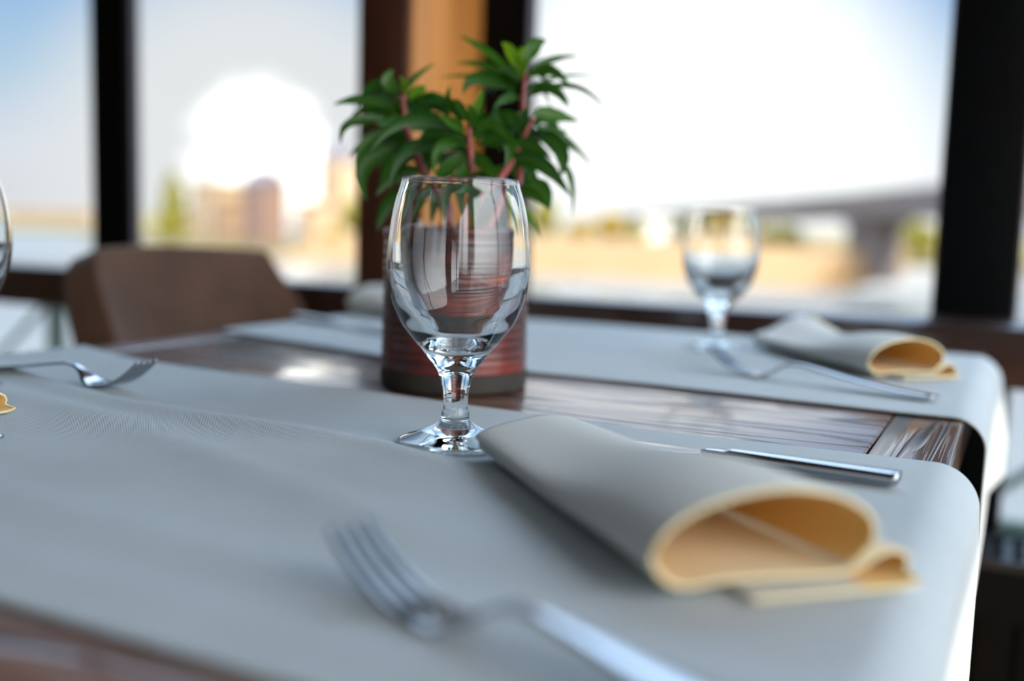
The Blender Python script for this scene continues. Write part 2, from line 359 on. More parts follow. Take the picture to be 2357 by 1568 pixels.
# ------- steel railing outside the lower glass
t = empty('terrace_railing', (0, 2.3, 0)); tag(t, 'dark steel terrace railing with crossed diagonal bars outside the lower window panes', 'railing')
zt, zb = TZ-0.075, TZ-0.43
xp = [-2.664 + i*0.74 for i in range(-3, 6)]
for x in xp:
    bm = bmesh.new(); box(bm, x-0.02, x+0.02, -0.02, 0.02, -0.6, zt); obj('upright', bm, M_rail, t)
for z, nm in ((zt, 'top_rail'), (zb-0.02, 'bottom_rail')):
    bm = bmesh.new(); box(bm, xp[0], xp[-1], -0.02, 0.02, z-0.015, z+0.015); obj(nm, bm, M_rail, t)
for a, b in zip(xp[:-1], xp[1:]):
    c = (a+b)/2
    for (u, zu), (v, zv) in (((a, zt-0.02), (c+0.185, zb)), ((b, zt-0.02), (c-0.185, zb))):
        bm = bmesh.new(); tube(bm, [(a if u == a else b, 0, zt-0.05), (c + (-0.18 if u == b else 0.18)*0, 0, zb)], 0.011, 6); obj('diagonal_bar', bm, M_rail, t)
struct(boxo('terrace_deck', (-8, 6, 1.75, 2.55, -0.65, -0.6), mat('terrace_concrete', (0.45, 0.43, 0.42), 0.8, var=0.1)))

# ================================================================== TABLE
TX0, TX1, TY0, TY1 = -0.818, -0.028, 0.10, 1.315
JX = 0.0475
tb = empty('dining_table', ((TX0+TX1)/2, (TY0+TY1)/2, 0)); tag(tb, 'varnished reddish brown oak dining table laid for four beside the windows', 'table')
cx_, cy_ = tb.location.x, tb.location.y
def tbox(name, b, m_, bev=0.0):
    return boxo(name, (b[0]-cx_, b[1]-cx_, b[2]-cy_, b[3]-cy_, b[4], b[5]), m_, tb, bev)
tbox('plank_panel', (TX0+JX+0.0012, TX1-JX-0.0012, TY0, TY1, TZ-0.030, TZ), M_wood, 0.0012)
tbox('end_board', (TX1-JX, TX1, TY0, TY1, TZ-0.032, TZ), M_wood_y, 0.0015)
tbox('end_board', (TX0, TX0+JX, TY0, TY1, TZ-0.032, TZ), M_wood_y, 0.0015)
tbox('apron', (TX0+0.07, TX1-0.07, TY0+0.06, TY0+0.08, TZ-0.11, TZ-0.030), M_wood)
tbox('apron', (TX0+0.07, TX1-0.07, TY1-0.08, TY1-0.06, TZ-0.11, TZ-0.030), M_wood)
tbox('apron', (TX0+0.05, TX0+0.07, TY0+0.08, TY1-0.08, TZ-0.11, TZ-0.030), M_wood_y)
tbox('apron', (TX1-0.07, TX1-0.05, TY0+0.08, TY1-0.08, TZ-0.11, TZ-0.030), M_wood_y)
for a in (TX0+0.045, TX1-0.045-0.065):
    for b in (TY0+0.055, TY1-0.055-0.065): tbox('leg', (a, a+0.065, b, b+0.065, 0.0, TZ-0.030), M_woodv, 0.003)

# ------------------------------------------------------------------ table runners
def runner(name, ynear, yfar, bow, bend_z, drop, wr, nx=260, ny=120, seed=1):
    """cloth strip across the table in X; path follows the top then rounds each end edge and hangs.
    bow(v, s): outward push of the hanging end at across-fraction v and depth s below the table top"""
    R = 0.022; th = 0.0012
    xa = TX1 + 0.014 - R      # where the bend begins
    la = TX0 - 0.014 + R
    L0 = xa-la; arc = R*math.pi/2; hang = drop - R
    tot = hang+arc+L0+arc+hang
    bm = bmesh.new(); uvl = bm.loops.layers.uv.new('UVMap'); grid = []; uvs = {}
    # denser samples in the bends
    def sample():
        s = []
        s += list(np.linspace(0, hang, 26, endpoint=False)); s += list(np.linspace(hang, hang+arc, 22, endpoint=False))
        s += list(np.linspace(hang+arc, hang+arc+L0, nx-96, endpoint=False)); s += list(np.linspace(hang+arc+L0, hang+2*arc+L0, 22, endpoint=False))
        s += list(np.linspace(hang+2*arc+L0, tot, 26)); return s
    for s in sample():
        row = []
        if s < hang: x, z, side, dep = la-R, -R-(hang-s), -1, 1
        elif s < hang+arc:
            a = (hang+arc-s)/R; x, z, side, dep = la-R*math.sin(a), -R+R*math.cos(a), -1, a/(math.pi/2)
        elif s < hang+arc+L0: x, z, side, dep = la+(s-hang-arc), 0, 0, 0
        elif s < hang+2*arc+L0:
            a = (s-hang-arc-L0)/R; x, z, side, dep = xa+R*math.sin(a), -R+R*math.cos(a), 1, a/(math.pi/2)
        else: x, z, side, dep = xa+R, -R-(s-hang-2*arc-L0), 1, 1
        xc = min(max(x, TX0), TX1)
        y0, y1 = interp(xc, *ynear), interp(xc, *yfar)
        for j in range(ny+1):
            v = j/ny; y = y0+(y1-y0)*v
            X, Z = x, z
            if side > 0: X += bow(v, -z)*min(1, dep)
            elif side < 0: X -= 0.004*math.sin(v*9)*dep
            if side == 0: Z += wr(x, y, v)
            elif dep < 1: Z += wr(min(max(x, la), xa), y, v)*(1-dep)
            vt = bm.verts.new((X, y, TZ+0.0016+Z)); uvs[vt] = (s, y); row.append(vt)
        grid.append(row)
    for a, b in zip(grid[:-1], grid[1:]):
        for j in range(ny):
            f = bm.faces.new((a[j], b[j], b[j+1], a[j+1])); f.smooth = True
            for l in f.loops: l[uvl].uv = uvs[l.vert]
    me = bpy.data.meshes.new(name); bm.to_mesh(me); bm.free()
    o = link(name, me, M_cloth, None, True)
    md = o.modifiers.new('thick', 'SOLIDIFY'); md.thickness = th; md.offset = 1.0
    return o
def ridge(y, y0, wd): return math.exp(-((y-y0)/wd)**2)
def wr_near(x, y, v):
    edge = min(1, v*12, (1-v)*12)
    a = 0.0040*ridge(y, 0.492 - 0.20*(x+0.35) + 0.012*math.sin(x*14), 0.013)*max(0, min(1, (-0.22-x)*8+0.3))
    b = 0.0036*ridge(y, 0.405 - 0.28*(x+0.3) + 0.01*math.sin(x*11+1), 0.020)*max(0, min(1, (-0.15-x)*6+0.2))
    c = 0.0032*ridge(y, 0.310 - 0.10*(x+0.3), 0.018)
    d = 0.0014*ridge(y, 0.262 - 0.05*(x+0.3), 0.010)
    n = 0.0006*(noise.noise(V3((x*5, y*14, 3)))+1)
    return (a+b+c+d+n)*edge
def wr_far(x, y, v):
    return 0.0006*(noise.noise(V3((x*6, y*12, 8)))+1)*min(1, v*12, (1-v)*12)
rn = runner('table_runner', ((-0.82, -0.5, -0.3, -0.03), (0.25, 0.238, 0.234, 0.225)),
            ((-0.82, -0.76, -0.694, -0.58, -0.42, -0.34, -0.188, -0.115, -0.03), (0.737, 0.712, 0.690, 0.677, 0.667, 0.657, 0.644, 0.648, 0.648)),
            lambda v, s: 0.003*math.sin(v*7+1)*min(1, s/0.05)+0.001, 0, 0.20, wr_near)
tag(rn, 'wide pale grey woven table runner nearest the camera, under the goblet in focus', 'table runner')
rf = runner('table_runner', ((-0.82, -0.666, -0.553, -0.375, -0.272, -0.078, -0.03), (0.928, 0.886, 0.852, 0.839, 0.838, 0.820, 0.820)),
            ((-0.82, -0.5, -0.363, -0.06), (1.300, 1.303, 1.296, 1.262)),
            lambda v, s: (interp(v, (0, 0.4, 0.78, 0.90, 1), (0.0, 0.000, -0.001, 0.007, 0.013)))*min(1, s/0.09)+0.001, 0, 0.130, wr_far)
tag(rf, 'pale grey woven table runner by the windows, hanging over the right table edge in sunlight', 'table runner')

# ------------------------------------------------------------------ goblets
GP_OUT = [(0.0333, .1525), (0.0345, .1475), (0.0368, .1402), (0.0391, .1288), (0.0405, .1174), (0.0411, .1060), (0.0403, .0946), (0.0380, .0832),
          (0.0332, .0718), (0.0293, .0661), (0.0248, .0604), (0.0198, .0547), (0.0157, .0490), (0.0120, .0445), (0.0092, .0380), (0.0077, .0320), (0.0071, .0262),
          (0.0073, .0212), (0.0080, .0185), (0.0086, .0160), (0.0080, .0148), (0.0100, .0125), (0.0150, .0092), (0.0225, .0062), (0.0300, .0036), (0.0332, .0022)]
GP_IN = [(0.0, .0565), (0.0070, .0570), (0.0135, .0592), (0.0195, .0640), (0.0262, .0702), (0.0330, .0800), (0.0368, .0890), (0.0387, .0975), (0.0395, .1060), (0.0391, .1174), (0.0378, .1288), (0.0356, .1402), (0.0334, .1475), (0.0322, .1525)]
def goblet(loc):
    o_ = spline(GP_OUT, 110); i_ = spline(GP_IN, 70)
    prof = [(0, 0.0012), (0.020, 0.0010), (0.0315, 0.0), (0.0333, 0.0008)] + [tuple(p_) for p_ in o_[::-1]] 
    rim = [(0.0331, .1532), (0.03275, .1535), (0.0324, .1532)]
    prof += rim + [tuple(p_) for p_ in i_[::-1]]
    prof = [(max(0, r), z) for r, z in prof]; prof[-1] = (0, prof[-1][1])
    bm = bmesh.new(); lathe(bm, prof, 128)
    o = obj('wine_goblet', bm, M_glass, None, True); o.location = loc
    return o
ZT = TZ + 0.0042
g = goblet((-0.291, 0.533, ZT)); tag(g, 'empty clear goblet in sharp focus standing beside the folded napkin', 'glass', 'empty goblets at the place settings')
def dup_goblet(loc, label):
    c = g.copy(); COL.objects.link(c); c.location = loc; c['label'] = label; return c
dup_goblet((-0.291, 1.12, ZT-0.001), 'blurred clear goblet on the far runner in front of the right window')
dup_goblet((-0.6805, 0.4963, ZT), 'clear goblet cut off by the left edge of the picture')

# ------------------------------------------------------------------ folded napkins
PROF = [(36, 1.2), (60, 1.2), (85, 1.2), (103, 1.6), (109.5, 5.0), (108, 10.2), (101.5, 11.8), (94, 9.6), (87, 6.2), (75, 4.6), (52, 5.2), (30, 5.4), (14, 4.2), (6, 7.5), (1.2, 14), (3.2, 21), (12, 28.5),
        (30, 35), (54, 37.5), (76, 34.0), (89, 27.5), (93.5, 21.0), (92.5, 15.5), (89, 11.0), (84, 7.6)]
def napkin(O, T, E, F_, tipz, label, lift=0.0, zs=1.0):
    """O/E: the near and far corners of the open end; T/F_: the same corners of the closed end (plan x, y)"""
    o = empty('folded_napkin', (O[0], O[1], ZT)); tag(o, label, 'napkin', 'cream napkins folded at the place settings')
    P = spline(PROF, 200); n = 70
    bm = bmesh.new(); uvl = bm.loops.layers.uv.new('UVMap'); rows = []
    O, T, E, F_ = [np.array(q) for q in (O, T, E, F_)]
    Ln = np.linalg.norm(T-O); uvs = {}
    for i in range(n+1):
        u = i/n
        a = O+(T-O)*u; b = E+(F_-E)*u
        k = 1-u; cs = lambda q: 0.5-0.5*math.cos(math.pi*max(0, min(1, q))); f1, f2 = 0.30+0.70*cs((k-0.38)/0.58), 0.42+0.58*cs(k/0.9)
        row = []; s = 0
        for j, (v, z) in enumerate(P):
            v /= 108.0; zz = z/1000*zs; vv = cs(v*1.3); flat = f1+(f2-f1)*vv
            base = 0.0012+0.004*min(1, zz/0.008)
            Z = zz*flat+(1-flat)*base
            if zz > 0.009: Z += (1-flat)*0.006 + 0.004*math.sin(u*5.5+v*2)*math.sin(math.pi*min(1, u*1.1))*v
            Z += tipz*max(0, v-0.25)/0.75*max(0, (u-0.45)/0.55)**1.5*(1 if zz > 0.009 else 0.55)
            # inward squeeze of the pinched end, and the lower layer slipping out at the open end
            q = a+(b-a)*(v*(1-0.06*u)+0.02*u)
            if zz < 0.0032: q = q - (T-O)/Ln*0.010*(1-u)
            vt = bm.verts.new((q[0]-O[0], q[1]-O[1], Z)); uvs[vt] = (u*Ln, j*0.0014); row.append(vt)
        rows.append(row)
    for a, b in zip(rows[:-1], rows[1:]):
        for j in range(len(P)-1):
            f = bm.faces.new((a[j], a[j+1], b[j+1], b[j])); f.smooth = True
            v_, z_ = P[j]
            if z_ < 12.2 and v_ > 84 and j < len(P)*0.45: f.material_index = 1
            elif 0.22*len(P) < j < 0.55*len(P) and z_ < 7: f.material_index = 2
            for l in f.loops: l[uvl].uv = uvs[l.vert]
    if (T[0]-O[0])*(E[1]-O[1])-(T[1]-O[1])*(E[0]-O[0]) > 0: bmesh.ops.reverse_faces(bm, faces=bm.faces)
    me = bpy.data.meshes.new('napkin'); bm.to_mesh(me); bm.free()
    c = link('cloth_layers', me, [M_nap, M_nap_warm, M_nap_lit, M_nap_lit], o, True)
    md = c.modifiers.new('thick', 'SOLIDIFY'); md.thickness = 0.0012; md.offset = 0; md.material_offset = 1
    # hem piping round the open edge
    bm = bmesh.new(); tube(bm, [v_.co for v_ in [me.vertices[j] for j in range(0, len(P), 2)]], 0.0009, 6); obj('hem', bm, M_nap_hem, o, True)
    return o
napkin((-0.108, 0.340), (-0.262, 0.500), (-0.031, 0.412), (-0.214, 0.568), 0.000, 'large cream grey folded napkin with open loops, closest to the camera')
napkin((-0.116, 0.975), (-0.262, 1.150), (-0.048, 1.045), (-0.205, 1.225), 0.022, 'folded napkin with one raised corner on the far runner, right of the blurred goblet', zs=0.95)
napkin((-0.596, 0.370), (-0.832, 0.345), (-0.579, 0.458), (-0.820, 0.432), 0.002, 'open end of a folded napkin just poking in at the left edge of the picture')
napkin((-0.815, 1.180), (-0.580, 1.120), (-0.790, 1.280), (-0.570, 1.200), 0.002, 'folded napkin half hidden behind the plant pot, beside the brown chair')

# ------------------------------------------------------------------ cutlery
# all copies share the mesh; local +X points from the handle end to the tip
def strip(bm, pts, th):
    """pts: (x, z, halfwidth); closed flat bar following the curve"""
    n = len(pts); rows = []
    for i, (x, z, w_) in enumerate(pts):
        a, b = pts[max(i-1, 0)], pts[min(i+1, n-1)]
        t = V3((b[0]-a[0], 0, b[1]-a[1])).normalized(); nn = V3((-t.z, 0, t.x)); th_ = th[i] if isinstance(th, list) else th
        sec = []
        m_ = 12
        for k_ in range(m_):
            an = 2*math.pi*k_/m_; c, s = math.cos(an), math.sin(an)
            yy = w_*math.copysign(abs(c)**0.6, c); zz = th_/2*math.copysign(abs(s)**0.8, s)
            sec.append(bm.verts.new(V3((x, yy, z)) + nn*zz))
        rows.append(sec)
    for a, b in zip(rows[:-1], rows[1:]):
        for k_ in range(m_): bm.faces.new((a[k_], a[(k_+1) % m_], b[(k_+1) % m_], b[k_]))
    bm.faces.new(rows[0][::-1]); bm.faces.new(rows[-1])
def fork_obj():
    r = empty('dinner_fork')
    # side profile of handle + neck (x from 0 = handle end)
    pts = spline([(0.000, 0.0030, 0.0080), (0.004, 0.0030, 0.0105), (0.030, 0.0042, 0.0102), (0.070, 0.0085, 0.0078), (0.100, 0.0130, 0.0050), (0.118, 0.0150, 0.0034),
                  (0.130, 0.0130, 0.0036), (0.138, 0.0085, 0.0060), (0.144, 0.0046, 0.0095), (0.152, 0.0022, 0.0120), (0.161, 0.0020, 0.0124)], 60)
    bm = bmesh.new(); strip(bm, [tuple(p_) for p_ in pts], [0.0026 if p_[0] < 0.13 else 0.0020 for p_ in pts]); obj('handle', bm, M_steel, r, True)
    for k_ in range(4):
        y = (-1.5+k_)*0.0064
        tp = spline([(0.159, 0.0020), (0.172, 0.0038), (0.186, 0.0095), (0.200, 0.0190), (0.206, 0.0245)], 18)
        bm = bmesh.new(); m_ = len(tp)
        rows = []
        for i, (x, z) in enumerate(tp):
            w_ = 0.0021 if i < m_-4 else 0.0021*(1-(i-m_+4)/5)
            yy = y*(1-0.06*i/m_)
            h = 0.0009
            a, b = tp[max(0, i-1)], tp[min(m_-1, i+1)]; t = V3((b[0]-a[0], 0, b[1]-a[1])).normalized(); nn = V3((-t.z, 0, t.x))
            c0 = V3((x, yy, z)); e = V3((0, 1, 0))
            rows.append([bm.verts.new(c0+nn*h*s1+e*w_*s2) for s1, s2 in ((1, -0.7), (1, 0.7), (0, 1), (-1, 0.7), (-1, -0.7), (0, -1))])
        for a, b in zip(rows[:-1], rows[1:]):
            for q in range(6): bm.faces.new((a[q], a[(q+1) % 6], b[(q+1) % 6], b[q]))
        bm.faces.new(rows[0][::-1]); bm.faces.new(rows[-1])
        obj('tine', bm, M_steel, r, True)
    return r
def knife_obj():
    r = empty('table_knife')
    pts = spline([(0.000, 0.0040, 0.0060), (0.002, 0.0042, 0.0072), (0.050, 0.0044, 0.0068), (0.088, 0.0044, 0.0056), (0.100, 0.0040, 0.0042), (0.104, 0.0036, 0.0040)], 40)
    bm = bmesh.new(); strip(bm, [tuple(p_) for p_ in pts], [0.0072 if p_[0] < 0.09 else 0.0050 for p_ in pts]); obj('handle', bm, M_steel, r, True)
    pts = spline([(0.103, 0.0036, 0.0042), (0.112, 0.0030, 0.0075), (0.150, 0.0026, 0.0092), (0.190, 0.0024, 0.0094), (0.208, 0.0024, 0.0070), (0.216, 0.0024, 0.0020)], 40)
    bm = bmesh.new(); strip(bm, [tuple(p_) for p_ in pts], 0.0020); obj('blade', bm, M_steel, r, True)
    return r
def place(o, end, tip, z=0.0, tilt=0.0):
    o.location = (end[0], end[1], ZT+z); o.rotation_euler = (0, tilt, math.atan2(tip[1]-end[1], tip[0]-end[0]))
f0 = fork_obj(); place(f0, (-0.0165, 0.2465), (-0.2030, 0.2988)); f0.scale = (0.95, 0.95, 0.95); tag(f0, 'dinner fork out of focus in the foreground, left of the large napkin', 'fork', 'forks at the place settings')
f = copy_tree(f0); f.scale = (1, 1, 1); place(f, (-0.052, 0.884), (-0.243, 0.940)); tag(f, 'dinner fork lying against the folded napkin on the far runner', 'fork')
f = copy_tree(f0); place(f, (-0.754, 0.568), (-0.548, 0.560)); tag(f, 'dinner fork entering from the left edge, tines up, on the grey runner', 'fork')
k0 = knife_obj(); place(k0, (-0.050, 0.567), (-0.30, 0.585)); tag(k0, 'table knife with round steel handle beyond the large napkin, near the table edge', 'knife', 'knives at the place settings')
f = copy_tree(k0); place(f, (-0.815, 1.072), (-0.60, 0.985)); tag(f, 'table knife on the far runner left of the plant pot', 'knife')
f = copy_tree(k0); place(f, (-0.700, 0.305), (-0.502, 0.399)); tag(f, 'knife whose tip just shows at the left edge below the napkin corner', 'knife')

# ------------------------------------------------------------------ brown chair
ch = empty('upholstered_chair', (-1.10, 1.10, 0)); tag(ch, 'brown suede upholstered dining chair at the left end of the table', 'chair')
def slab(bm, cols, th, axis):
    """cols: list of polylines (lists of points); closed slab of thickness th around the surface along `axis` function"""
    A = [[bm.verts.new(V3(p_)) for p_ in c] for c in cols]
    for a, b in zip(A[:-1], A[1:]):
        for j in range(len(a)-1): bm.faces.new((a[j], b[j], b[j+1], a[j+1]))
# backrest: trapezoid with rounded top, recline and wings coming forward
bm = bmesh.new(); cols = []
nw, nh = 40, 30
for i in range(nw+1):
    s = -1+2*i/nw
    col = []
    for j in range(nh+1):
        h = j/nh                                 # 0 top, 1 seat level
        top = TZ+0.088-0.006*(s+1)/2 + 0.004*(1-abs(s)**2)
        z = top - h*(top-0.44)
        hw = interp(TZ+0.09-z, (0, 0.008, 0.02, 0.04), (0.146, 0.157, 0.165, 0.168)) if s < 0 else interp(TZ+0.09-z, (0, 0.012, 0.035, 0.09, 0.20, 0.40), (0.166, 0.181, 0.190, 0.222, 0.235, 0.235))
        xx = -1.040 + 0.25*(top-z)*0.55 + 0.035*abs(s)**3*min(1, h*3)
        col.append((xx+1.10, 1.115 + s*hw - 1.10, z))
    cols.append(col)
slab(bm, cols, 0.05, None)
bk = obj('backrest', bm, M_suede, ch, True)
md = bk.modifiers.new('t', 'SOLIDIFY'); md.thickness = 0.055; md.offset = -1; md = bk.modifiers.new('b', 'BEVEL'); md.width = 0.016; md.segments = 4; md.angle_limit = 1.0
boxo('seat', (-0.13, 0.24, -0.235, 0.235, 0.37, 0.46), M_suede, ch, 0.02)
for sx_ in (-0.10, 0.20):
    for sy_ in (-0.2, 0.2):
        bm = bmesh.new(); tube(bm, [(sx_, sy_, 0.375), (sx_*1.1, sy_*1.05, 0.0)], [0.02, 0.013], 10); obj('leg', bm, M_sill, ch, True)

# ------------------------------------------------------------------ potted plant
PC = V3((-0.412, 0.750, 0))
pl = empty('potted_plant', (PC.x, PC.y, TZ)); tag(pl, 'leafy green plant with reddish stems in a dark red glazed pot', 'plant')
def pot_material():
    m_ = bpy.data.materials.new('red_glaze'); m_.use_nodes = True; t = m_.node_tree; b = t.nodes['Principled BSDF']
    b.inputs['Roughness'].default_value = 0.32; b.inputs['Coat Weight'].default_value = 0.25; b.inputs['Coat Roughness'].default_value = 0.2
    tc_ = N(t, 'ShaderNodeTexCoord'); mp = N(t, 'ShaderNodeMapping'); mp.inputs['Scale'].default_value = (9, 9, 120); t.links.new(tc_.outputs['Object'], mp.inputs[0])
    n1 = N(t, 'ShaderNodeTexNoise', inp={'Scale': 1.0, 'Detail': 4.0}); t.links.new(mp.outputs[0], n1.inputs['Vector'])
    rp = ramp(t, [(0.3, (0.05, 0.008, 0.006)), (0.55, (0.17, 0.022, 0.012)), (0.75, (0.36, 0.06, 0.020))]); t.links.new(n1.outputs['Fac'], rp.inputs[0])
    t.links.new(rp.outputs[0], b.inputs['Base Color'])
    n4 = N(t, 'ShaderNodeTexNoise', inp={'Scale': 14.0, 'Detail': 3.0}); t.links.new(tc_.outputs['Object'], n4.inputs['Vector'])
    mr4 = N(t, 'ShaderNodeMapRange', inp={1: 0.42, 2: 0.58, 3: 0.8, 4: 0.0}); t.links.new(n4.outputs['Fac'], mr4.inputs[0])
    mx4 = N(t, 'ShaderNodeMix', data_type='RGBA'); mx4.inputs['B'].default_value = (0.022, 0.008, 0.008, 1)
    t.links.new(mr4.outputs[0], mx4.inputs['Factor']); t.links.new(rp.outputs[0], mx4.inputs['A']); t.links.new(mx4.outputs['Result'], b.inputs['Base Color'])
    bp = N(t, 'ShaderNodeBump', inp={'Strength': 0.6, 'Distance': 0.0015}); t.links.new(n1.outputs['Fac'], bp.inputs['Height']); t.links.new(bp.outputs[0], b.inputs['Normal'])
    return m_
M_pot = pot_material(); M_potbase = mat('dark_unglazed_clay', (0.035, 0.030, 0.022), 0.7, var=0.3, vscale=60)
prof = [(0.0560, 0.0145), (0.0592, 0.0150)]
for i in range(60):
    z = 0.016+0.104*i/59; prof.append((0.0596-0.0022*(z/0.12)+0.00035*math.sin(z*900)+0.0003*math.sin(z*2300), z))
prof += [(0.0582, 0.1215), (0.0588, 0.1235), (0.0585, 0.1262), (0.0560, 0.1270), (0.0538, 0.1255), (0.0532, 0.118), (0.0530, 0.060), (0, 0.058)]
bm = bmesh.new(); lathe(bm, prof, 96); obj('pot', bm, M_pot, pl, True)
bm = bmesh.new(); lathe(bm, [(0, 0), (0.0570, 0), (0.0596, 0.002), (0.0600, 0.0150), (0.0560, 0.0156), (0, 0.0150)], 96); o = obj('base_ring', bm, M_potbase, pl); autosmooth(o)
bm = bmesh.new(); lathe(bm, [(0.0529, 0.100), (0.0528, 0.112), (0.035, 0.116), (0.0, 0.118)], 64); obj('soil', bm, M_soil, pl, True)
def leaf_material():
    m_ = bpy.data.materials.new('impatiens_leaf'); m_.use_nodes = True; t = m_.node_tree; b = t.nodes['Principled BSDF']
    b.inputs['Roughness'].default_value = 0.38; b.inputs['Specular IOR Level'].default_value = 0.5
    b.inputs['Transmission Weight'].default_value = 0.0
    a = N(t, 'ShaderNodeAttribute', attribute_name='tone'); a.attribute_type = 'GEOMETRY'
    rp = ramp(t, [(0.0, (0.012, 0.075, 0.010)), (0.5, (0.060, 0.190, 0.008)), (1.0, (0.24, 0.44, 0.010))]); t.links.new(a.outputs['Fac'], rp.inputs[0])
    uv = N(t, 'ShaderNodeUVMap'); sp_ = N(t, 'ShaderNodeSeparateXYZ'); t.links.new(uv.outputs[0], sp_.inputs[0])
    ab = N(t, 'ShaderNodeMath', operation='ABSOLUTE'); t.links.new(sp_.outputs['X'], ab.inputs[0])
    mr = N(t, 'ShaderNodeMapRange', inp={1: 0.0, 2: 0.09, 3: 0.55, 4: 0.0}); t.links.new(ab.outputs[0], mr.inputs[0])
    mc_ = N(t, 'ShaderNodeMix', data_type='RGBA'); mc_.inputs['B'].default_value = (0.20, 0.22, 0.09, 1)
    t.links.new(mr.outputs[0], mc_.inputs['Factor']); t.links.new(rp.outputs[0], mc_.inputs['A']); t.links.new(mc_.outputs['Result'], b.inputs['Base Color'])
    trn = N(t, 'ShaderNodeBsdfTranslucent'); t.links.new(mc_.outputs['Result'], trn.inputs[0])
    ms = N(t, 'ShaderNodeMixShader', inp={0: 0.42}); out = t.nodes['Material Output']
    t.links.new(b.outputs[0], ms.inputs[1]); t.links.new(trn.outputs[0], ms.inputs[2]); t.links.new(ms.outputs[0], out.inputs[0])
    return m_
M_leaf = leaf_material(); M_stem = mat('reddish_stem', (0.30, 0.06, 0.05), 0.4, var=0.3, vscale=60)
def zp(x, y): return 740+x/3.1353, 60+y/3.1353
DP = V3((PC.x, PC.y, 0)).dot(V3((FW.x, FW.y, 0)))          # forward depth of the pot axis
def leaf(bm, lay, uvl, A, B, C_, wd, tone, roll=0.0):
    """A base, B mid, C_ tip in world; wd half width"""
    ctrl = B*2-(A+C_)*0.5; n = 14; rows = []
    view = (B-EYE).normalized()
    for i in range(n+1):
        t = i/n
        p_ = A*(1-t)**2+ctrl*2*t*(1-t)+C_*t*t
        tg = ((ctrl-A)*(1-t)+(C_-ctrl)*t).normalized()
        side = tg.cross(view); side.normalize()
        side = (Matrix.Rotation(roll, 3, tg) @ side)
        nn = side.cross(tg).normalized()
        w_ = wd*(math.sin(math.pi*min(1, t**0.85*1.0))**0.8)*(1-0.25*t) if 0 < t < 1 else 0.0
        if t < 0.12: w_ = max(w_*0.5, 0.0009)
        rz = 0.03*wd*math.sin(t*40)
        ed = []
        for s in (-1, -0.55, 0, 0.55, 1):
            ed.append(bm.verts.new(p_-PCZ + side*(w_*s*(1+0.05*math.sin(i*2.1))) + nn*(-0.28*w_*abs(s)**1.5+rz*abs(s)) ))
        rows.append((ed, t))
    for (a, ta), (b, tb_) in zip(rows[:-1], rows[1:]):
        for k_ in range(4):
            f = bm.faces.new((a[k_], a[k_+1], b[k_+1], b[k_])); f.smooth = True
            for l, (uu, vv) in zip(f.loops, ((k_, ta), (k_+1, ta), (k_+1, tb_), (k_, tb_))): l[uvl].uv = ((uu-2)/2, vv)
            for v_ in f.verts: v_[lay] = tone
PCZ = V3((PC.x, PC.y, TZ))
